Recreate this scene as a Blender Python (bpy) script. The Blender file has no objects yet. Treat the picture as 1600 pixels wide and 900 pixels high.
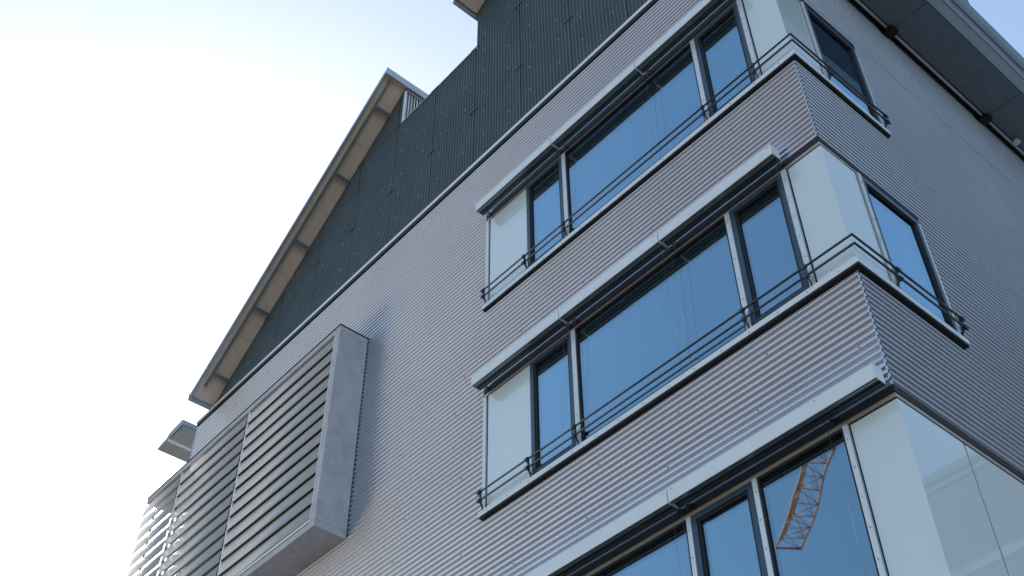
import bpy, bmesh, math, random
from mathutils import Matrix, Vector
random.seed(7)
sc = bpy.context.scene

# ------------------------------------------------------------------ camera
YAW, PITCH, ROLL = 0.854997, 0.781167, 0.0063235
ca, sa = math.cos(YAW), math.sin(YAW); cb, sb = math.cos(PITCH), math.sin(PITCH); cc, cs = math.cos(ROLL), math.sin(ROLL)
MR = Matrix(((ca, -sa, 0), (sa, ca, 0), (0, 0, 1))) @ Matrix(((1, 0, 0), (0, cb, -sb), (0, sb, cb))) @ Matrix(((cc, 0, cs), (0, 1, 0), (-cs, 0, cc)))
right, fwd, up = MR.col[0], MR.col[1], MR.col[2]
cam_d = bpy.data.cameras.new('camera'); cam = bpy.data.objects.new('camera', cam_d); sc.collection.objects.link(cam)
cam.matrix_world = Matrix(((right.x, up.x, -fwd.x, 3.674), (right.y, up.y, -fwd.y, -7.482), (right.z, up.z, -fwd.z, 1.6), (0, 0, 0, 1)))
cam_d.sensor_width = 36.0; cam_d.lens = 1836.69 / 1600 * 36; cam_d.clip_end = 5000; cam_d.clip_start = 0.05
sc.camera = cam

# ------------------------------------------------------------------ sky and sun
SUN = Vector((-0.8027, 0.3026, 0.5140)).normalized()
EL = math.asin(SUN.z)
w = bpy.data.worlds.new('World'); sc.world = w; w.use_nodes = True
nt = w.node_tree; nt.nodes.clear()
sky = nt.nodes.new('ShaderNodeTexSky'); sky.sky_type = 'NISHITA'; sky.sun_disc = False
sky.sun_elevation = EL; sky.sun_rotation = math.atan2(SUN.x, SUN.y)
sky.altitude = 300; sky.air_density = 1.35; sky.dust_density = 1.5; sky.ozone_density = 1.0
bg = nt.nodes.new('ShaderNodeBackground'); bg.inputs[1].default_value = 0.13
wo = nt.nodes.new('ShaderNodeOutputWorld'); nt.links.new(sky.outputs[0], bg.inputs[0]); nt.links.new(bg.outputs[0], wo.inputs[0])
ld = bpy.data.lights.new('sun', 'SUN'); ld.energy = 4.0; ld.angle = math.radians(0.5); ld.color = (1, .94, .85)
lo = bpy.data.objects.new('sun', ld); sc.collection.objects.link(lo); lo.rotation_euler = SUN.to_track_quat('Z', 'Y').to_euler()
sc.view_settings.view_transform = 'Standard'; sc.view_settings.look = 'None'; sc.view_settings.exposure = 0.92; sc.view_settings.gamma = 1

# ------------------------------------------------------------------ materials
def mat(name, col, rough=.5, metal=0, spec=.5, noise=0, nscale=3, bump=0, bscale=60, coat=0, stretch=None, col2=None):
    m = bpy.data.materials.new(name); m.use_nodes = True; n = m.node_tree.nodes; l = m.node_tree.links
    b = n['Principled BSDF']; b.inputs['Roughness'].default_value = rough; b.inputs['Metallic'].default_value = metal
    b.inputs['Specular IOR Level'].default_value = spec; b.inputs['Base Color'].default_value = (*col, 1)
    b.inputs['Coat Weight'].default_value = coat; b.inputs['Coat Roughness'].default_value = .02
    tc = n.new('ShaderNodeTexCoord'); src = tc.outputs['Object']
    if stretch:
        mp = n.new('ShaderNodeMapping'); mp.inputs['Scale'].default_value = stretch; l.new(src, mp.inputs[0]); src = mp.outputs[0]
    if noise:
        t = n.new('ShaderNodeTexNoise'); t.inputs['Scale'].default_value = nscale; t.inputs['Detail'].default_value = 6; t.inputs['Roughness'].default_value = .62
        l.new(src, t.inputs['Vector'])
        r = n.new('ShaderNodeMapRange'); r.inputs[1].default_value = .28; r.inputs[2].default_value = .72; l.new(t.outputs[0], r.inputs[0])
        mx = n.new('ShaderNodeMix'); mx.data_type = 'RGBA'; l.new(r.outputs[0], mx.inputs[0])
        c2 = col2 or tuple(min(1, c * (1 + noise)) for c in col)
        mx.inputs[6].default_value = (*[c * (1 - noise) for c in col], 1); mx.inputs[7].default_value = (*c2, 1)
        l.new(mx.outputs[2], b.inputs['Base Color'])
        rr = n.new('ShaderNodeMapRange'); rr.inputs[3].default_value = max(.02, rough * (1 - noise * .8)); rr.inputs[4].default_value = min(1, rough * (1 + noise * .8))
        l.new(t.outputs[0], rr.inputs[0]); l.new(rr.outputs[0], b.inputs['Roughness'])
    if bump:
        t = n.new('ShaderNodeTexNoise'); t.inputs['Scale'].default_value = bscale; t.inputs['Detail'].default_value = 4; l.new(src, t.inputs['Vector'])
        bp = n.new('ShaderNodeBump'); bp.inputs['Strength'].default_value = bump; bp.inputs['Distance'].default_value = .01
        l.new(t.outputs[0], bp.inputs['Height']); l.new(bp.outputs[0], b.inputs['Normal'])
    return m

def glass_mat(name, refl, tint, r0=.34, wob=.004, ws=1.1):
    m = bpy.data.materials.new(name); m.use_nodes = True; n = m.node_tree.nodes; l = m.node_tree.links
    n.remove(n['Principled BSDF']); out = n['Material Output']
    tc = n.new('ShaderNodeTexCoord'); t = n.new('ShaderNodeTexNoise'); t.inputs['Scale'].default_value = ws; t.inputs['Detail'].default_value = 1
    l.new(tc.outputs['Object'], t.inputs['Vector'])
    bp = n.new('ShaderNodeBump'); bp.inputs['Strength'].default_value = 1; bp.inputs['Distance'].default_value = wob; l.new(t.outputs[0], bp.inputs['Height'])
    g = n.new('ShaderNodeBsdfGlossy'); g.inputs['Color'].default_value = (*refl, 1); g.inputs['Roughness'].default_value = .015; l.new(bp.outputs[0], g.inputs['Normal'])
    tr = n.new('ShaderNodeBsdfTransparent'); tr.inputs['Color'].default_value = (*tint, 1)
    lw = n.new('ShaderNodeLayerWeight'); lw.inputs['Blend'].default_value = .5
    pw = n.new('ShaderNodeMath'); pw.operation = 'POWER'; pw.inputs[1].default_value = 1.7; l.new(lw.outputs['Facing'], pw.inputs[0])
    mr = n.new('ShaderNodeMapRange'); mr.inputs[3].default_value = r0; mr.inputs[4].default_value = 1.0; l.new(pw.outputs[0], mr.inputs[0])
    mx = n.new('ShaderNodeMixShader'); l.new(mr.outputs[0], mx.inputs[0]); l.new(tr.outputs[0], mx.inputs[1]); l.new(g.outputs[0], mx.inputs[2])
    l.new(mx.outputs[0], out.inputs['Surface'])
    return m

M = dict(
    clad=mat('anodised_corrugated_aluminium', (.60, .64, .735), .27, .85, noise=.06, nscale=.8),
    dark=mat('dark_ribbed_metal', (.082, .108, .120), .55, .2, noise=.22, nscale=1.6, bump=.25, bscale=140),
    white=mat('white_coated_aluminium', (.80, .86, .90), .38, .0, noise=.04, nscale=4, coat=.1),
    silver=mat('silver_aluminium', (.74, .79, .83), .3, .2, noise=.05, nscale=6),
    panel=mat('white_enamelled_glass', (.72, .82, .86), .22, 0, noise=.03, nscale=1.2, coat=1.0),
    frame=mat('anthracite_window_frame', (.045, .085, .125), .35, .3, noise=.1, nscale=8),
    black=mat('black_gasket_and_shade', (.008, .008, .01), .6, noise=.1, nscale=9),
    reflect_brown=mat('bare_aluminium_head', (.52, .47, .42), .4, .5, noise=.1, nscale=5),  # aluminium with its brown reflection put into the base colour
    rail=mat('dark_steel_rail', (.10, .10, .105), .35, .7, noise=.15, nscale=9),
    steel=mat('brushed_steel', (.42, .42, .43), .3, .9, noise=.12, nscale=12),
    conc=mat('cast_concrete', (.52, .51, .54), .75, noise=.15, nscale=5, bump=.3, bscale=35),
    blade=mat('grey_louvre_aluminium', (.50, .47, .43), .42, .2, noise=.06, nscale=4),
    ply=mat('plywood_soffit', (.92, .76, .66), .6, noise=.10, nscale=4, stretch=(1, 6, 1), bump=.08),
    zinc=mat('zinc_trim', (.52, .57, .60), .35, .5, noise=.1, nscale=6),
    soff=mat('grey_soffit_board', (.19, .235, .265), .7, noise=.12, nscale=9, bump=.1, bscale=120),
    dzinc=mat('dark_zinc', (.20, .24, .265), .4, .4, noise=.12, nscale=5),
    tarmac=mat('added_asphalt', (.045, .045, .047), .9, noise=.25, nscale=1.2, bump=.3, bscale=60),
    bounce_paving=mat('pale_bounce_paving', (.20, .165, .13), .85, noise=.12, nscale=.7, bump=.2, bscale=10),
    strip=mat('perforated_pale_strip', (.60, .70, .84), .4, .1, noise=.15, nscale=70),
    room=mat('room_paint', (.62, .61, .59), .8, noise=.05), lamp=mat('lamp_housing', (.06, .06, .06), .5, noise=.05),
    roomdark=mat('carpet', (.10, .10, .10), .9, noise=.1),
    ground=mat('paved_ground', (.085, .068, .056), .85, noise=.2, nscale=.5, bump=.2, bscale=8),
    crane=mat('crane_yellow_paint', (.58, .25, .14), .5, noise=.12, nscale=2),
    stone=mat('render_wall', (.42, .43, .42), .8, noise=.08, nscale=.6),
    dglass=glass_mat('dark_window_glass', (.7, .8, .9), (.3, .35, .4), .3, .002),
    glass=glass_mat('coated_glass', (.54, .83, 1.0), (.70, .72, .72), .24, .0024),
    glassb=glass_mat('coated_glass_casement', (.54, .83, 1.0), (.70, .72, .72), .26, .0024, .8),
)

# ------------------------------------------------------------------ mesh helpers
class MB:
    def __init__(s): s.v = []; s.f = []; s.sm = []
    def quad(s, *p, smooth=False):
        i = len(s.v); s.v += [tuple(q) for q in p]; s.f.append(tuple(range(i, i + len(p)))); s.sm.append(smooth); return s
    def box(s, x0, x1, y0, y1, z0, z1):
        i = len(s.v); s.v += [(x, y, z) for z in (z0, z1) for y in (y0, y1) for x in (x0, x1)]
        for f in ((0, 2, 3, 1), (4, 5, 7, 6), (0, 1, 5, 4), (2, 6, 7, 3), (0, 4, 6, 2), (1, 3, 7, 5)):
            s.f.append(tuple(i + k for k in f)); s.sm.append(False)
        return s
    def extrude(s, prof, d, caps=True, smooth=False):
        """prof: closed list of points, swept by d"""
        n = len(prof); i = len(s.v); d = Vector(d)
        s.v += [tuple(q) for q in prof] + [tuple(Vector(q) + d) for q in prof]
        for k in range(n):
            s.f.append((i + k, i + (k + 1) % n, i + n + (k + 1) % n, i + n + k)); s.sm.append(smooth)
        if caps: s.f.append(tuple(i + k for k in reversed(range(n)))); s.f.append(tuple(i + n + k for k in range(n))); s.sm += [False, False]
        return s
    def tube(s, pts, r, n=8):
        pts = [Vector(p) for p in pts]; i = len(s.v)
        for j, p in enumerate(pts):
            a = (pts[j] - pts[j - 1]).normalized() if j else None; b = (pts[j + 1] - pts[j]).normalized() if j < len(pts) - 1 else None
            t = (a + b).normalized() if a and b else (a or b); k = 1 / max(.35, t.dot(a or b))
            u = t.cross(Vector((0, 0, 1)));  u = u.normalized() if u.length > 1e-3 else Vector((1, 0, 0)); v = t.cross(u)
            for q in range(n):
                an = 2 * math.pi * q / n; s.v.append(tuple(p + u * (r * k * math.cos(an)) + v * (r * math.sin(an))))
        for j in range(len(pts) - 1):
            for q in range(n):
                s.f.append((i + j * n + q, i + j * n + (q + 1) % n, i + (j + 1) * n + (q + 1) % n, i + (j + 1) * n + q)); s.sm.append(True)
        s.f.append(tuple(i + q for q in range(n))); s.f.append(tuple(i + (len(pts) - 1) * n + q for q in reversed(range(n)))); s.sm += [False, False]
        return s
    def wave(s, pts_a, pts_b):
        """smooth strip between two polylines of the same length"""
        i = len(s.v); n = len(pts_a); s.v += list(pts_a) + list(pts_b)
        for k in range(n - 1): s.f.append((i + k, i + n + k, i + n + k + 1, i + k + 1)); s.sm.append(True)
        return s
    def mesh(s, name, m, fix=True):
        me = bpy.data.meshes.new(name); me.from_pydata(s.v, [], s.f); me.polygons.foreach_set('use_smooth', s.sm)
        me.materials.append(M[m])
        if fix:
            b = bmesh.new(); b.from_mesh(me); bmesh.ops.recalc_face_normals(b, faces=b.faces[:]); b.to_mesh(me); b.free()
        me.update(); return me
    def build(s, name, m, parent=None, bevel=0, label=None, fix=True):
        o = bpy.data.objects.new(name, s.mesh(name, m, fix)); sc.collection.objects.link(o)
        if parent: o.parent = parent
        if bevel:
            b = o.modifiers.new('bevel', 'BEVEL'); b.width = bevel; b.segments = 2; b.limit_method = 'ANGLE'
        if label: o['label'] = label
        return o
def B(*a): return MB().box(*a)
def link_mesh(name, me, parent, loc=(0, 0, 0), rz=0):
    o = bpy.data.objects.new(name, me); sc.collection.objects.link(o); o.parent = parent; o.location = loc; o.rotation_euler.z = rz; return o
def thing(name, label, cat, loc=(0, 0, 0), group=None):
    o = bpy.data.objects.new(name, None); sc.collection.objects.link(o); o.location = loc; o['label'] = label; o['category'] = cat
    if group: o['group'] = group
    return o
def swapped(x0, x1, y0, y1, z0, z1):      # a left-facade box moved to the right facade: (along, depth) -> (x = -depth, y = along)
    return (-y1, -y0, x0, x1, z0, z1)

# ------------------------------------------------------------------ ground
g = MB().quad((-900, -900, 0), (900, -900, 0), (900, 900, 0), (-900, 900, 0)).build('ground', 'ground'); g['kind'] = 'structure'

y = MB().box(1.6, 120, -60, 160, -.3, .004).build('added_dark_yard', 'tarmac'); y['kind'] = 'structure'  # unseen dark ground, added to keep the side wall's undersides dark
y = MB().box(-80, -17, -60, -.6, -.3, .004).build('bounce_pavement', 'bounce_paving'); y['kind'] = 'structure'  # unseen pale paving, added to bounce sunlight up to the soffits
y = MB().box(-80, -14.9, -.6, 60, -.3, .004).build('bounce_pavement', 'bounce_paving'); y['kind'] = 'structure'  # second unseen patch of the added light-bouncing paving
y = MB().box(1.45, 1.6, -60, 160, -.3, .12).build('kerb', 'conc', bevel=.015); y['kind'] = 'structure'

# ------------------------------------------------------------------ building
BLD = thing('office_building', 'office block clad in silver corrugated metal with dark sawtooth gables and ribbon windows', 'building')
XL, YR = -14.6, 15.0                       # left end, depth of the right wing
TOP = 16.33
SILL = {'A': 12.895, 'B': 9.485, 'C': 6.07}
HEAD = {k: v + 1.98 for k, v in SILL.items()}
PIT, AMP, N = .0802, .031, 12
Z00 = 9.485
def prof(z0, z1, depth=0.0):
    """z, outward offset list of the horizontal waves between two heights (phase tied to z)"""
    step = PIT / N; ks = [z0] + [k * step + Z00 for k in range(math.ceil((z0 - Z00) / step + 1e-6), math.floor((z1 - Z00) / step - 1e-6) + 1)] + [z1]
    return [(z, AMP * (.5 - .5 * math.cos(2 * math.pi * (z - Z00) / PIT)) ** 1.6) for z in ks]
def clad(mb, a0, a1, z0, z1, side, cuts=()):
    # side L: a = x, y = offset ; side R: a = y, x = -offset ; side E: left end
    p = prof(z0, z1)
    n = max(1, round((a1 - a0) / 1.6)); xs = [a0 + (a1 - a0) * i / n for i in range(n + 1)]
    f = {'L': lambda a, z, o: (a, o, z), 'R': lambda a, z, o: (-o, a, z), 'E': lambda a, z, o: (XL + o, a, z)}[side]
    wv = lambda a, z: .0008 * math.sin(a * 1.1 + 1.3 * math.sin(z * .9)) * math.sin(z * 1.7 + a * .6)      # sheets are never quite flat
    for x0, x1 in zip(xs, xs[1:]): mb.wave([f(x0, z, o + .0022 + wv(x0, z)) for z, o in p], [f(x1, z, o + .0022 + wv(x1, z)) for z, o in p])
CE = .012                                  # corner trim width
ROWX = {'A': -5.51, 'B': -5.51, 'C': -7.34}
ROWY = {'A': 1.76, 'B': 1.76, 'C': 4.6}
def walls():
    mb = MB(); z = .5
    for k in 'CBA':
        clad(mb, XL, -CE, z, SILL[k] - .03, 'L') if k == 'C' else None
        z = HEAD[k]
    # bands between the rows, right of the louvre box
    clad(mb, XL, ROWX['C'], SILL['C'] - .03, HEAD['C'], 'L')
    clad(mb, XL, -CE, HEAD['C'], SILL['B'] - .03, 'L')
    for k in 'BA': clad(mb, XL, ROWX[k], SILL[k] - .03, HEAD[k], 'L')
    clad(mb, XL, -CE, HEAD['B'], SILL['A'] - .03, 'L')
    clad(mb, XL, -CE, HEAD['A'], TOP, 'L')
    mb.build('corrugated_cladding', 'clad', BLD, label='street front of horizontal silver corrugated sheet')
    mb = MB()
    clad(mb, CE, YR, .5, SILL['C'] - .03, 'R'); clad(mb, ROWY['C'], YR, SILL['C'] - .03, HEAD['C'], 'R')
    clad(mb, CE, YR, HEAD['C'], SILL['B'] - .03, 'R'); clad(mb, ROWY['B'], YR, SILL['B'] - .03, HEAD['B'], 'R')
    clad(mb, CE, YR, HEAD['B'], SILL['A'] - .03, 'R'); clad(mb, ROWY['A'], YR, SILL['A'] - .03, HEAD['A'], 'R')
    clad(mb, CE, YR, HEAD['A'], 15.0, 'R'); clad(mb, CE, YR, 15.004, TOP + .3, 'R')
    mb.build('corrugated_cladding', 'clad', BLD, label='side wall of silver corrugated sheet under the canopy')
    mb = MB(); clad(mb, 0.0, YR, .5, TOP, 'E'); mb.build('corrugated_cladding', 'clad', BLD)
    # plinth, rear wall, flat roof
    B(XL + .02, -.02, .02, .3, 0, .5).build('plinth', 'conc', BLD); B(-.3, -.021, .3, YR, 0, .5).build('plinth', 'conc', BLD)
    B(XL + .02, -.03, YR - .2, YR - .02, .5, TOP).build('rear_wall', 'conc', BLD)
    B(XL + .03, -.03, .08, YR - .21, TOP - .3, TOP - .02).build('flat_roof', 'conc', BLD)
    for z0, z1 in ((.5, SILL['C'] - .03), (HEAD['C'], SILL['B'] - .03), (HEAD['B'], SILL['A'] - .03), (HEAD['A'], TOP + .3)):
        MB().extrude([(-.03, .012, z0), (-.012, .012, z0), (-.012, .03, z0), (-.02, .03, z0), (-.02, .02, z0), (-.03, .02, z0)], (0, 0, z1 - z0)).build('corner_trim', 'clad', BLD)
    # parapet flashing over a black strip painted as its shadow
    B(XL - .02, .02, -.022, .06, TOP + .012, TOP + .085).build('parapet_flashing', 'white', BLD)
    B(XL, 0, -.012, .05, TOP - .06, TOP + .012).build('painted_shadow', 'black', BLD)
walls()

# fixing screws of the corrugated sheets
def clad_screws():
    for side, a0, a1 in (('L', XL, -.1),):
        mb = MB(); z = Z00 - PIT * 60
        while z < TOP - .1:
            z += PIT * 7; a = a0 + .2 + random.uniform(0, .5)
            while a < a1:
                hit = any((SILL[k] - .1 < z < HEAD[k] + .06) and (a > ROWX[k] - .05 if side == 'L' else a < ROWY[k] + .05) for k in 'ABC')
                if not hit and not (side == 'L' and a < -8.4 and 10.6 < z < 14.5): screws(mb, side, a, z - .01, z + .01, .001, 1)
                a += 1.18
        mb.build('cladding_screw', 'frame', BLD)['kind'] = 'stuff'

# ------------------------------------------------------------------ window rows
def screws(mb, side, a, z0, z1, dpt, n=6):
    for i in range(n):
        z = z0 + (z1 - z0) * (i + .5) / n; r = .008
        pr = [(a + r * math.cos(t * math.pi / 3), z + r * math.sin(t * math.pi / 3)) for t in range(6)]
        if side == 'L': mb.extrude([(x, dpt, q) for x, q in pr], (0, -.005, 0))
        else: mb.extrude([(-dpt, x, q) for x, q in pr], (.005, 0, 0))
def bx(side, *a): return B(*(a if side == 'L' else swapped(*a)))
clad_screws()
GL = .022                                   # glass depth behind the cladding crest
def mullion(side, a0, a1, z0, z1):
    o = bx(side, a0, a1, -.012, GL + .05, z0, z1).build('mullion', 'silver', BLD, bevel=.004)
    s = MB(); screws(s, side, (a0 + a1) / 2, z0, z1, -.012); s.build('screw', 'steel', o)['kind'] = 'stuff'
def fixed(side, a0, a1, z0, z1):
    fr = MB()
    for q in ((a0, a1, .0, .06, z0, z0 + .045), (a0, a1, .0, .06, z1 - .03, z1), (a0, a0 + .022, .0, .06, z0 + .045, z1 - .03), (a1 - .022, a1, .0, .06, z0 + .045, z1 - .03)):
        fr.box(*(q if side == 'L' else swapped(*q)))
    f = fr.build('fixed_window', 'black', BLD)
    bx(side, a0 + .022, a1 - .022, GL, GL + .024, z0 + .045, z1 - .03).build('pane', 'glass', f)
def casement(side, a0, a1, z0, z1):
    w1, w2 = .065, .028; fr = MB()
    for q in ((a0, a1, -.004, .07, z0, z0 + w1 + .02), (a0, a1, -.004, .07, z1 - w1, z1), (a0, a0 + w1, -.004, .07, z0 + w1 + .02, z1 - w1), (a1 - w1, a1, -.004, .07, z0 + w1 + .02, z1 - w1)):
        fr.box(*(q if side == 'L' else swapped(*q)))
    f = fr.build('casement_window', 'frame', BLD, bevel=.004)
    b0, b1, y0, y1 = a0 + w1, a1 - w1, z0 + w1 + .02, z1 - w1; gk = MB()
    for q in ((b0, b1, .012, .06, y0, y0 + w2), (b0, b1, .012, .06, y1 - w2, y1), (b0, b0 + w2, .012, .06, y0 + w2, y1 - w2), (b1 - w2, b1, .012, .06, y0 + w2, y1 - w2)):
        gk.box(*(q if side == 'L' else swapped(*q)))
    gk.build('gasket', 'black', f)
    bx(side, b0 + w2, b1 - w2, .034, .054, y0 + w2, y1 - w2).build('pane', 'glassb', f)
def opaque(side, a0, a1, z0, z1):
    p = bx(side, a0 + .008, a1 - .008, GL - .006, GL + .03, z0 + .008, z1 - .008).build('white_panel', 'panel', BLD, bevel=.002)
def corner_panel(a, b, z0, z1):
    o, i = GL - .010, GL + .03
    MB().extrude([(a + .008, o, z0), (-o, o, z0), (-o, b - .008, z0), (-i, b - .008, z0), (-i, i, z0), (a + .008, i, z0)], (0, 0, z1 - z0 - .016)).build('corner_panel', 'panel', BLD)
def L_run(name, m, a, b, out, back, z0, z1, bevel=0, parent=BLD):
    """strip that runs along the left front from x = a, round the corner, and along the side to y = b"""
    return MB().extrude([(a, -out, z0), (out, -out, z0), (out, b, z0), (-back, b, z0), (-back, back, z0), (a, back, z0)], (0, 0, z1 - z0)).build(name, m, parent, bevel)

def row(k):
    s, h = SILL[k], HEAD[k]; xa, yb = ROWX[k], ROWY[k]
    zf0, zf1 = s + .085, h - .135
    L_run('sill_shade', 'black', xa - .004, yb + .004, .037, .06, s - .022, s - .001)  # black strip paints the shade beneath the overhanging sill
    # sill: a white angle with a sloping top
    pr = lambda f: [f(-.045, s), f(-.045, s + .070), f(.012, s + .084), f(.07, s + .084), f(.07, s)]
    sb = MB()
    A = [(xa - .01, d, z) for d, z in pr(lambda d, z: (d, z))]; C = [(-d, d, z) for d, z in pr(lambda d, z: (d, z))]; D = [(-d, yb + .01, z) for d, z in pr(lambda d, z: (d, z))]
    for P, Q in ((A, C), (C, D)):
        for i in range(5): sb.quad(P[i], P[(i + 1) % 5], Q[(i + 1) % 5], Q[i])
    sb.quad(*A); sb.quad(*reversed(D))
    sb.build('window_sill', 'white', BLD)
    ss = MB()
    x = xa + .15
    while x < -.05: screws(ss, 'L', x, s + .02, s + .04, -.045, 1); x += .37
    ss.build('sill_screw', 'steel', BLD)['kind'] = 'stuff'
    L_run('head_joint', 'black', xa + .004, yb - .004, -.004, .08, h - .08, h - .001)
    L_run('head_profile', 'reflect_brown', xa + .01, yb - .01, -.012, .07, h - .125, h - .0805)
    L_run('panel_joint', 'black', xa + .02, yb - .02, -.030, .06, h - .137, h - .1252)
    # jamb at the far left and at the far right of the row
    B(xa - .004, xa + .055, .002, .08, zf0, zf1).build('jamb', 'silver', BLD, .003); B(xa + .055, xa + .075, .028, .08, zf0, zf1).build('gasket', 'black', BLD)
    B(*swapped(yb - .045, yb + .004, .002, .08, zf0, zf1)).build('jamb', 'silver', BLD, .003)
    if k in 'AB':
        opaque('L', xa + .075, -4.60, zf0, zf1); casement('L', -4.60, -3.835, zf0, zf1)
        mullion('L', -3.835, -3.765, zf0 - .01, zf1); fixed('L', -3.765, -1.335, zf0, zf1)
        mullion('L', -1.335, -1.27, zf0 - .01, zf1); casement('L', -1.27, -.53, zf0, zf1)
        mullion('L', -.53, -.468, zf0 - .01, zf1); corner_panel(-.455, .605, zf0, zf1)
        B(-.468, -.456, .018, .06, zf0, zf1).build('gasket', 'black', BLD); B(*swapped(.606, .622, .018, .06, zf0, zf1)).build('gasket', 'black', BLD)
        mullion('R', .622, .672, zf0 - .01, zf1); casement('R', .672, yb - .045, zf0, zf1)
    else:
        fixed('L', xa + .055, -4.9, zf0, zf1); mullion('L', -4.9, -4.84, zf0 - .01, zf1)
        fixed('L', -4.84, -2.42, zf0, zf1); mullion('L', -2.42, -2.365, zf0 - .01, zf1); casement('L', -2.365, -1.60, zf0, zf1)
        mullion('L', -1.60, -1.545, zf0 - .01, zf1); fixed('L', -1.545, -.568, zf0, zf1); mullion('L', -.568, -.515, zf0 - .01, zf1)
        B(-.515, -.502, .018, .06, zf0, zf1).build('gasket', 'black', BLD)
        corner_panel(-.505, .985, zf0, zf1)
        B(*swapped(.986, 1.012, .03, .06, zf0, zf1)).build('gasket', 'black', BLD)
        opaque('R', 1.006, 2.78, zf0, zf1); opaque('R', 2.79, yb - .045, zf0, zf1)
    # rooms behind the glass
    x0, y1, zb, zt = xa + .02, 5.2, s - .75, h + .12
    rm = MB(); rm.quad((x0, .09, zt), (-.09, .09, zt), (-.09, y1, zt), (x0, y1, zt)); rm.quad((x0, y1, zb), (-.09, y1, zb), (-.09, y1, zt), (x0, y1, zt)); rm.quad((x0, .09, zb), (x0, y1, zb), (x0, y1, zt), (x0, .09, zt))
    rm.build('room', 'room', BLD, fix=False)
    B(x0, -.09, .09, y1, zb - .05, zb).build('room_floor', 'roomdark', BLD)
    B(x0, -.09, .07, .088, zb, s).build('parapet_wall', 'room', BLD); B(-.088, -.07, .07, y1, zb, s).build('parapet_wall', 'room', BLD)
    for cx in ((-4.4, -2.9, -1.3) if k != 'C' else (-3.9, -2.4, -1.1)):
        l = B(cx - .12, cx + .12, .7, 2.3, zt - .16, zt - .08).build('ceiling_lamp', 'lamp', BLD)
for k in 'ABC': row(k)

# ------------------------------------------------------------------ awning boxes with guide cables
def awning(x0, x1, zb, sill, inset=.05):
    z1 = zb + .165; F, K = -.235, -.095
    fa = MB().extrude([(x0, F, zb), (x0, F, z1 - .01), (x0, F + .015, z1), (x0, K, z1), (x0, K, z1 - .012), (x0, F + .018, z1 - .012), (x0, F + .012, z1 - .02), (x0, F + .012, zb)], (x1 - x0, 0, 0)).build('awning_box', 'white', BLD)
    B(x0 + .004, x1 - .004, F + .03, F + .095, zb + .025, zb + .075).build('blind_slats', 'soff', fa)
    B(x0 + .004, x1 - .004, F + .10, K, zb + .004, zb + .06).build('back_rail', 'frame', fa)
    B(x0 + .004, x1 - .004, K + .003, K + .012, zb - .004, zb + .05).build('rear_lip', 'steel', fa)
    B(x0 + .004, x1 - .004, F + .035, F + .05, zb + .006, zb + .0245).build('bottom_bar', 'steel', fa)
    for xe in (x0 - .003, x1 - .003): B(xe, xe + .006, F + .001, K, zb + .001, z1 - .001).build('end_cap', 'white', fa)
    for xe in (x0 + .05, x1 - inset):
        MB().tube([(xe, -.05, sill + .05), (xe, -.135, zb + .05)], .0016, 5).build('guide_cable', 'steel', fa)
        B(xe - .02, xe + .02, K + .013, .0, zb + .03, zb + .075).build('wall_bracket', 'steel', fa)
        sp = [(xe + .008 * math.cos(t * math.pi / 3), F, z1 - .035 + .008 * math.sin(t * math.pi / 3)) for t in range(6)]
        MB().extrude(sp, (0, -.004, 0)).build('rivet', 'steel', fa)
for k, zb in (('A', 14.785), ('B', 11.385)):
    for i in range(3): awning(-5.485 + i * 1.684 + .010, -5.485 + (i + 1) * 1.684 - .010, zb, SILL[k])
for i in range(3): awning(-7.25 + i * 2.413 + .010, -7.25 + (i + 1) * 2.413 - .010, 7.998, SILL['C'], .62 if i == 2 else .05)

# ------------------------------------------------------------------ rails on brackets
def bracket_mesh():
    mb = MB()
    mb.extrude([(-.006, -.03, .05), (-.006, -.012, .05), (-.006, -.012, .15), (-.006, -.05, .215), (-.006, -.078, .225), (-.006, -.078, .185), (-.006, -.055, .165), (-.006, -.03, .12)], (.012, 0, 0))
    mb.extrude([(-.006, -.055, .20), (-.006, -.03, .20), (-.006, -.045, .335), (-.006, -.078, .345), (-.006, -.078, .305)], (.012, 0, 0))
    mb.box(-.022, .022, -.034, -.006, .060, .078)
    me = mb.mesh('bracket', 'rail'); 
    return me
BR = bracket_mesh()
CL = MB().extrude([(-.024, -.076 + .024 * math.cos(t * math.pi / 5), .024 * math.sin(t * math.pi / 5)) for t in range(10)], (.048, 0, 0), smooth=True).mesh('clamp', 'frame')
for k in 'AB':
    s = SILL[k]; xa, yb = ROWX[k], ROWY[k]; r = .076
    for dz in (.197, .317):
        MB().tube([(xa + .0, -r, s + dz), (r, -r, s + dz), (r, yb + .02, s + dz)], .0125, 10).build('rail', 'rail', BLD)
    for x in ((-5.47, -4.60, -3.80, -1.30, -.50) if k != 'C' else (-7.2, -4.87, -2.39, -1.57, -.54)):
        b = link_mesh('rail_bracket', BR, BLD, (x, 0, s)); [link_mesh('clamp', CL, b, (0, 0, q)) for q in (.197, .317)]
    for y in ((.647, yb - .03) if k != 'C' else (1.0, 2.785, yb - .03)):
        b = link_mesh('rail_bracket', BR, BLD, (0, y, s), math.pi / 2); [link_mesh('clamp', CL, b, (0, 0, q)) for q in (.197, .317)]

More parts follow.
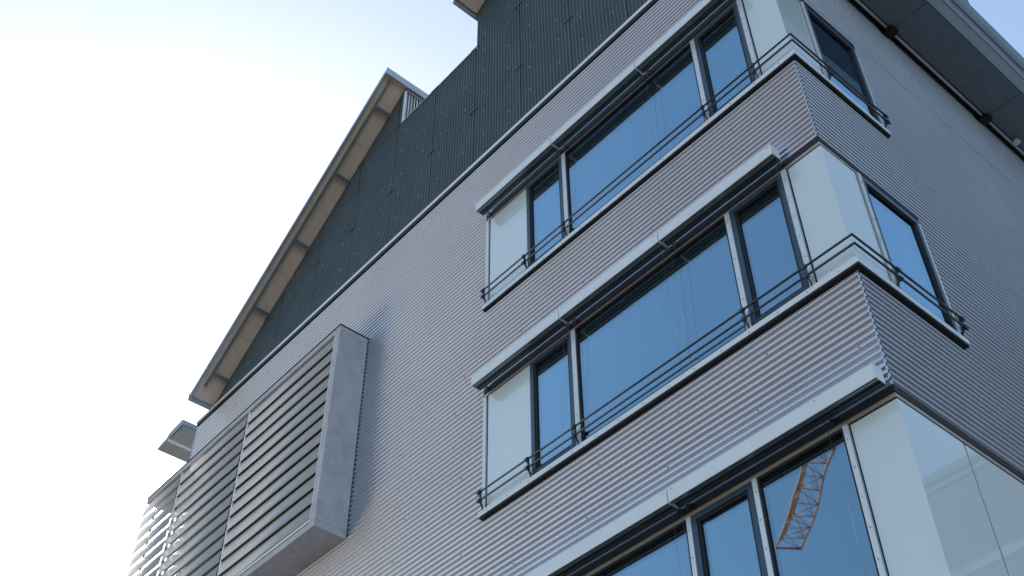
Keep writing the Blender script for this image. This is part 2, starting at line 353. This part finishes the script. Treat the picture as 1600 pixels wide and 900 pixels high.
# ------------------------------------------------------------------ concrete box with sun louvres
BX1, BX0, BZ1, BZ0, BD = -8.49, -14.83, 14.42, 10.66, -.535
bxm = MB()
bxm.box(BX0, BX1, BD, -.001, BZ1 - .11, BZ1).box(BX1 - .12, BX1, BD, -.001, BZ0 + .11, BZ1 - .11).box(BX0, BX1, BD, -.001, BZ0, BZ0 + .11)
LB = bxm.build('louvre_box', 'conc', BLD, .008, label='shallow concrete frame box holding the sun louvres')
B(BX0 - .005, BX1 + .012, BD - .012, .004, BZ1 + .001, BZ1 + .016).build('cap_flashing', 'frame', LB)
B(BX1 - .134, BX1 - .121, BD - .004, BD + .03, BZ0 + .11, BZ1 - .11).build('edge_trim', 'white', LB)
B(BX0, BX1 - .14, BD - .006, BD + .035, BZ0 + .125, BZ0 + .16).build('bottom_rail', 'white', LB)
B(XL + .03, BX1 - .13, -.006, .0, BZ0 + .12, BZ1 - .12).build('rear_panel', 'soff', LB)
posts = [-11.17, -13.47]
for px in posts: B(px - .055, px - .015, BD + .012, BD + .06, BZ0 + .11, BZ1 - .11).build('post', 'white', LB)
B(BX0 + .02, BX0 + .05, BD + .17, BD + .2, BZ0 + .11, BZ1 - .11).build('post', 'silver', LB)
def blade(x0, x1):
    t = .010; H = .315
    out = [(0, 0), (.0, .05), (.002, .10), (.007, .15), (.017, .195), (.032, .24), (.055, .28), (.085, .304), (.13, .315)]
    out = [(y, z * 1.02) for y, z in out]; H *= 1.02
    inn = []
    for i, (y, z) in enumerate(out):
        a = Vector(out[max(0, i - 1)]); b = Vector(out[min(8, i + 1)]); d = (b - a).normalized(); inn.append((y + t * d.y, z - t * d.x))
    c = .05; mb = MB(); n = 9; V = []
    for x, sgn in ((x0, 1), (x1, -1)):
        for j, (y, z) in enumerate(out + inn[::-1]):
            f = z / H; cut = c * max(0, (f - .72) / .28) ** 2 if sgn < 0 else .035 * f
            V.append((x + sgn * cut, BD + y, z))
    m = 18; mb.v = V
    for j in range(m): mb.f.append((j, (j + 1) % m, m + (j + 1) % m, m + j)); mb.sm.append(j not in (8, 17))
    mb.f.append(tuple(reversed(range(m)))); mb.f.append(tuple(range(m, 2 * m))); mb.sm += [False, False]
    return mb.mesh('louvre_blade', 'blade')
bays = [(posts[0] - .02, BX1 - .15), (posts[1] - .02, posts[0] - .085), (BX0 - .06, posts[1] - .085)]
for x0, x1 in bays:
    me = blade(x0, x1)
    for i in range(13): link_mesh('louvre_blade', me, LB, (0, 0, BZ1 - .11 - .275 - i * .266))

# ------------------------------------------------------------------ dark ribbed gable screen, sheet by sheet
SL = .752
S1 = dict(x0=-14.04, x1=-8.13, z0=16.48); S2 = dict(x0=-5.905, x1=-.02, z0=20.96)
def top(x):
    if x < S1['x1']: return S1['z0'] + SL * (x - S1['x0'])
    if x < S2['x0']: return 19.815
    return S2['z0'] + SL * (x - S2['x0'])
RP = .0745
def rib(x):
    u = (x / RP) % 1.0
    return .0 if .25 <= u < .55 else (.02 if u > .75 or u < .05 else (.02 * (1 - (u - .05) / .2) if u < .25 else .02 * (u - .55) / .2))
seams_x = [-5.905 + 1.19 * k for k in range(-7, 6)]
zrows = [TOP + .08, 17.92, 19.812, 21.70, 23.59, 25.5]
breaks = sorted(set([S1['x0'], S1['x1'], S2['x0'], S2['x1']] + [x for x in seams_x if S1['x0'] < x < S2['x1']]))
def panel(x0, x1, z0, z1):
    xs = [x0, x1]; k = math.floor(x0 / RP) - 1
    while k * RP < x1:
        for u in (.05, .25, .55, .75):
            x = (k + u) * RP
            if x0 + .002 < x < x1 - .002: xs.append(x)
        k += 1
    if x0 < S1['x1']:                        # where the sloping top crosses the row lines
        for zz in (z0, z1):
            x = S1['x0'] + (zz - S1['z0']) / SL
            if x0 < x < x1: xs.append(x)
    if x0 >= S2['x0'] - .01:
        for zz in (z0, z1):
            x = S2['x0'] + (zz - S2['z0']) / SL
            if x0 < x < x1: xs.append(x)
    xs = sorted(xs); mb = MB()
    for a, b in zip(xs, xs[1:]):
        ta, tb = min(z1, top(a + 1e-5)), min(z1, top(b - 1e-5))
        if max(ta, tb) <= z0 + 1e-4: continue
        ta, tb = max(ta, z0), max(tb, z0); ya, yb = .012 + rib(a + 1e-6), .012 + rib(b - 1e-6)
        mb.quad((a, ya, z0), (b, yb, z0), (b, yb, tb), (a, ya, ta))
    if mb.f: mb.build('ribbed_panel', 'dark', BLD, fix=False)
for x0, x1 in zip(breaks, breaks[1:]):
    if x1 - x0 < .03: continue
    for z0, z1 in zip(zrows, zrows[1:]): panel(x0 + .003, x1 - .003, z0 + .002, z1 - .002)
# gable backing wall (solid, behind the sheets)
def slab(name, m, prof, y0, y1, parent=BLD, bevel=0): return MB().extrude([(x, y0, z) for x, z in prof], (0, y1 - y0, 0)).build(name, m, parent, bevel)
slab('gable_backing', 'dark', [(S1['x0'] + .02, TOP + .06), (S1['x1'] - .02, TOP + .06), (S1['x1'] - .02, top(S1['x1'] - .02) - .06), (S1['x0'] + .1, S1['z0'] + .03)], .045, .2)
slab('gable_backing', 'dark', [(S1['x1'] - .02, TOP + .06), (S2['x0'], TOP + .06), (S2['x0'], 19.79), (S1['x1'] - .02, 19.79)], .045, .15)
slab('gable_backing', 'dark', [(S2['x0'] + .01, TOP + .06), (S2['x1'], TOP + .06), (S2['x1'], top(S2['x1'] - .01) - .05), (S2['x0'] + .01, S2['z0'] - .03)], .045, .2)
slab('coping', 'zinc', [(S1['x1'], 19.80), (S2['x0'], 19.80), (S2['x0'], 19.825), (S1['x1'], 19.825)], .0, .16)
# end walls of the two sheds
B(S2['x0'] - .0, S2['x0'] + .12, .2, 8.3, TOP, S2['z0'] - .03).build('shed_wall', 'dark', BLD); B(S2['x1'] - .12, S2['x1'], .2, 8.3, TOP, top(S2['x1'] - .01) - .1).build('shed_wall', 'dark', BLD)
B(S1['x1'] - .14, S1['x1'] - .06, .2, 8.3, TOP, 20.8).build('shed_wall', 'dark', BLD)
# fasteners and lap clips
fa = MB()
for sx in seams_x:
    for dx in (-.265, .265):
        for z in (16.99, 17.65, 18.19, 18.85, 19.5, 20.04, 20.7, 21.3, 22.0, 22.6):
            x = sx + dx
            if S1['x0'] + .1 < x < S2['x1'] - .05 and z < top(x) - .08:
                x += random.uniform(-.02, .02); zz = z + random.uniform(-.03, .03)
                r = .013; fa.extrude([(x + r * math.cos(t * math.pi / 3), .034, zz + r * math.sin(t * math.pi / 3)) for t in range(6)], (0, -.030, 0))
fo = fa.build('panel_fasteners', 'zinc', BLD); fo['kind'] = 'stuff'
for sx in seams_x:
    for z in (17.92, 19.812):
        if S1['x0'] + .3 < sx < S2['x1'] and z < top(sx) - .1 + (.2 if S1['x1'] - .3 < sx < S2['x0'] - .2 else 0):
            B(sx - .12, sx + .09, -.006, .012, z - .006, z + .006).build('lap_clip', 'dzinc', BLD)
for sx in seams_x:
    if S1['x0'] + .2 < sx < S2['x1'] and abs(sx - S2['x0']) > .05: B(sx - .007, sx + .007, .010, .034, TOP + .06, min(top(sx), top(sx - .03)) - .03).build('seam_strip', 'dark', BLD)

# ------------------------------------------------------------------ shed roofs with plywood soffit
def shed(S, first):
    x0, x1, z0 = S['x0'], S['x1'] + .03, S['z0']; z1 = z0 + SL * (x1 - x0)
    nx, nz = -SL / math.hypot(1, SL), 1 / math.hypot(1, SL)
    def P(x, z, t): return (x + nx * t, z + nz * t)
    sl = lambda t0, t1, a=0, b=0: [P(x0 - a, z0 - a * SL, t0), P(x1 + b, z1 + b * SL, t0), P(x1 + b, z1 + b * SL, t1), P(x0 - a, z0 - a * SL, t1)]
    rf = slab('shed_roof', 'zinc', sl(.022, .058, .05, .03), -.49, 8.5)
    # plywood boards of the soffit
    L = x1 - x0; nb = 5 if first else 6
    for i in range(nb):
        a, b = x0 + L * i / nb + .003, x0 + L * (i + 1) / nb - .003; za, zb = z0 + SL * (a - x0), z0 + SL * (b - x0)
        slab('soffit_board', 'ply', [P(a, za, .0), P(b, zb, .0), P(b, zb, .02), P(a, za, .02)], -.47, .01, rf)
    slab('verge_trim', 'zinc', sl(-.018, .062, .05, .04), -.515, -.488, rf)
    slab('verge_trim_lip', 'zinc', sl(-.026, -.019, .05, .04), -.52, -.47, rf)
    B(x0 - .075, x0 - .035, -.515, 8.5, z0 - .10, z0 + .075).build('eave_gutter', 'zinc', rf)
    slab('high_edge_trim', 'zinc', [(x1 + .03, z1 - .07), (x1 + .055, z1 - .07), (x1 + .055, z1 + .13), (x1 + .03, z1 + .13)], -.515, 8.5, rf)
    # longitudinal bar and cross bars under the soffit
    slab('purlin', 'soff', [P(x0 + .22, z0 + SL * .22, -.055), P(x1 - .06, z1 - SL * .06, -.055), P(x1 - .06, z1 - SL * .06, -.002), P(x0 + .22, z0 + SL * .22, -.002)], -.375, -.335, rf)
    k = 0; x = x0 + .46
    while x < x1 - .2:
        zc = z0 + SL * (x - x0); h = .028
        slab('purlin_bracket', 'soff', [P(x - h, zc - h * SL, -.06), P(x + h, zc + h * SL, -.06), P(x + h, zc + h * SL, -.003), P(x - h, zc - h * SL, -.003)], -.334, .012, rf); x += 1.235
    return rf
r1 = shed(S1, True); shed(S2, False)
# open grille in the high side of the first shed
gx = S1['x1'] + .0
for i in range(60): B(gx - .03, gx - .012, .05 + i * .065, .05 + i * .065 + .022, 19.3, 20.86).build('grille_bar', 'silver', BLD)
B(gx - .03, gx + .0, .008, .04, 19.826, 20.86).build('grille_post', 'white', BLD); B(gx - .035, gx + .006, .04, 4.2, 20.86, 20.91).build('grille_rail', 'zinc', BLD)

# ------------------------------------------------------------------ canopy along the side wall
CZ = 16.36
cy0, cy1 = .05, 14.9
cp = MB().extrude([(.885, cy0, CZ + .02), (.93, cy0, CZ + .16), (1.0, cy0, CZ + .57), (.96, cy0, CZ + .60), (.0, cy0, CZ + .50), (.0, cy0, CZ + .125), (.88, cy0, CZ + .06)], (0, cy1 - cy0, 0)).build('canopy', 'dzinc', BLD)
MB().extrude([(.928, cy0, CZ + .15), (.958, cy0, CZ + .17), (.985, cy0, CZ + .30), (.953, cy0, CZ + .30)], (0, cy1 - cy0, 0)).build('fascia_rib', 'soff', cp)
ys = [cy0] + [.58 + 2.43 * i for i in range(6)] + [cy1]
for a, b in zip(ys, ys[1:]): B(.125, .725, a + .005, b - .005, CZ, CZ + .022).build('soffit_panel', 'soff', cp)
MB().extrude([(.735, cy0, CZ - .002), (.875, cy0, CZ + .018), (.875, cy0, CZ + .035), (.735, cy0, CZ + .04)], (0, cy1 - cy0, 0)).build('pale_strip', 'strip', cp)
B(.004, .12, cy0, cy1, CZ + .08, CZ + .12).build('gap_cover', 'black', cp)
for a, b in zip(ys, ys[1:]): MB().tube([(.085, a + .1, CZ - .0), (.085, b - .1, CZ - .0)], .022, 10).build('pipe', 'silver', cp)
for y in ys[1:-1]:
    MB().box(.0, .17, y - .07, y + .07, CZ - .055, CZ - .003).box(.03, .13, y - .1, y + .1, CZ - .035, CZ + .03).build('canopy_bracket', 'black', cp, .008)
sp = MB(); 
sp.tube([(.16, 6.18, CZ - .03), (.16, 6.18, CZ + .01)], .035, 12); sp.tube([(.16, 6.18, CZ - .075), (.16, 6.18, CZ - .029)], .055, 14)
sp.build('spotlight', 'white', cp)
# canopy at the far end wall
cl2 = MB().extrude([(-16.42, .0, 16.74), (-16.40, .0, 16.80), (-16.05, .0, 16.86), (-16.0, .0, 16.93), (-15.45, .0, 16.97), (-15.38, .0, 16.93), (-15.38, .0, 16.80), (-15.95, .0, 16.78), (-16.02, .0, 16.74)], (0, 14, 0)).build('end_canopy', 'dzinc', BLD)
B(-15.94, -15.40, .03, 13.9, 16.76, 16.79).build('soffit_panel', 'soff', cl2)
for y in (3, 7, 11): B(-15.4, XL + .02, y - .05, y + .05, 16.82, 16.9).box(XL - .05, XL + .05, y - .05, y + .05, 16.2, 16.9).build('canopy_bracket', 'steel', cl2)

# ------------------------------------------------------------------ tower crane whose jib is mirrored in the glass
def lattice(mb, chords, n, rc, rl, cross=True):
    """chords: list of (p0, p1); straight chords laced to each other"""
    for a, b in chords: mb.tube([a, b], rc, 6)
    m = len(chords)
    for i in range(n):
        for j in range(m):
            a0, a1 = map(Vector, chords[j]); b0, b1 = map(Vector, chords[(j + 1) % m])
            p = a0.lerp(a1, i / n); q = b0.lerp(b1, i / n); q2 = b0.lerp(b1, (i + 1) / n); p2 = a0.lerp(a1, (i + 1) / n)
            mb.tube([p, q], rl, 4); mb.tube([p, q2] if i % 2 else [q, p2], rl, 4)
CT = Vector((-31.6, -45.0, 40.0)); DIR = Vector((.761, .648, 0)).normalized(); SD = Vector((-DIR.y, DIR.x, 0))
CR = thing('tower_crane', 'orange lattice tower crane whose jib is mirrored in the lowest ribbon window', 'crane', (CT.x + DIR.x * 36, CT.y + DIR.y * 36, 0))
mastp = Vector((CT.x + DIR.x * 36, CT.y + DIR.y * 36, 0))
def crane_part(name, mb): 
    o = mb.build(name, 'crane', CR); o.location = -mastp; return o
j = MB(); hw, hh = .67, 1.2
lattice(j, [(CT + SD * hw, CT + SD * hw + DIR * 34.5), (CT - SD * hw, CT - SD * hw + DIR * 34.5), (CT + Vector((0, 0, hh)), CT + DIR * 34.5 + Vector((0, 0, hh)))], 28, .07, .028)
j.tube([CT + SD * hw, CT - SD * hw], .08, 6)
crane_part('jib', j)
cj = MB(); e = CT + DIR * 37.2
lattice(cj, [(e + SD * .7, e + SD * .7 + DIR * 11), (e - SD * .7, e - SD * .7 + DIR * 11), (e + Vector((0, 0, .9)), e + DIR * 11 + Vector((0, 0, .9)))], 10, .07, .04); crane_part('counter_jib', cj)
ms = MB(); c = [mastp + Vector((sx * .8, sy * .8, 0)) for sx, sy in ((-1, -1), (1, -1), (1, 1), (-1, 1))]
lattice(ms, [(p, p + Vector((0, 0, 44))) for p in c], 28, .1, .045); crane_part('mast', ms)
cwp = mastp + DIR * 10.5
cw = MB().box(cwp.x - 1, cwp.x + 1, cwp.y - 1, cwp.y + 1, 38.2, 40.4).build('counterweight', 'conc', CR, .05); cw.location = -mastp
ty = MB().tube([mastp + Vector((0, 0, 44)), CT + DIR * 14 + Vector((0, 0, hh))], .04, 5).tube([mastp + Vector((0, 0, 44)), mastp + DIR * 10 + Vector((0, 0, 40.9))], .04, 5); crane_part('tie_rod', ty)
cabp = mastp - DIR * 1.6 + SD * 1.5
cb_ = MB().box(cabp.x - .8, cabp.x + .8, cabp.y - .8, cabp.y + .8, 37.4, 39.5).build('cab', 'white', CR, .08); cb_.location = -mastp

# ------------------------------------------------------------------ neighbouring block mirrored in the side panels
NB = thing('neighbour_building', 'pale rendered block with banded facade mirrored in the lowest corner panels', 'building', (22, 24.8, 0))
def nb(name, m, x0, x1, y0, y1, z0, z1, p=NB, bv=0):
    o = B(x0 - 22, x1 - 22, y0 - 24.8, y1 - 24.8, z0, z1).build(name, m, p, bv); return o
nb('wall', 'stone', 3.9, 40, 24.8, 40, 0, 24.7)
nb('cornice', 'stone', 3.8, 40.1, 24.55, 40.1, 24.7, 25.0, bv=.03); nb('cornice_band', 'zinc', 3.85, 40.05, 24.66, 24.8, 24.45, 24.6)
for z in (21.2, 17.6, 14.0, 10.4, 6.8):
    nb('string_course', 'white', 3.88, 40.02, 24.74, 24.799, z, z + .3)
    for i in range(12):
        wv = nb('window', 'white', 5.2 + i * 2.9, 6.9 + i * 2.9, 24.76, 24.797, z - 2.4, z - .5); nb('pane', 'dglass', 5.3 + i * 2.9, 6.8 + i * 2.9, 24.74, 24.758, z - 2.3, z - .6, wv)
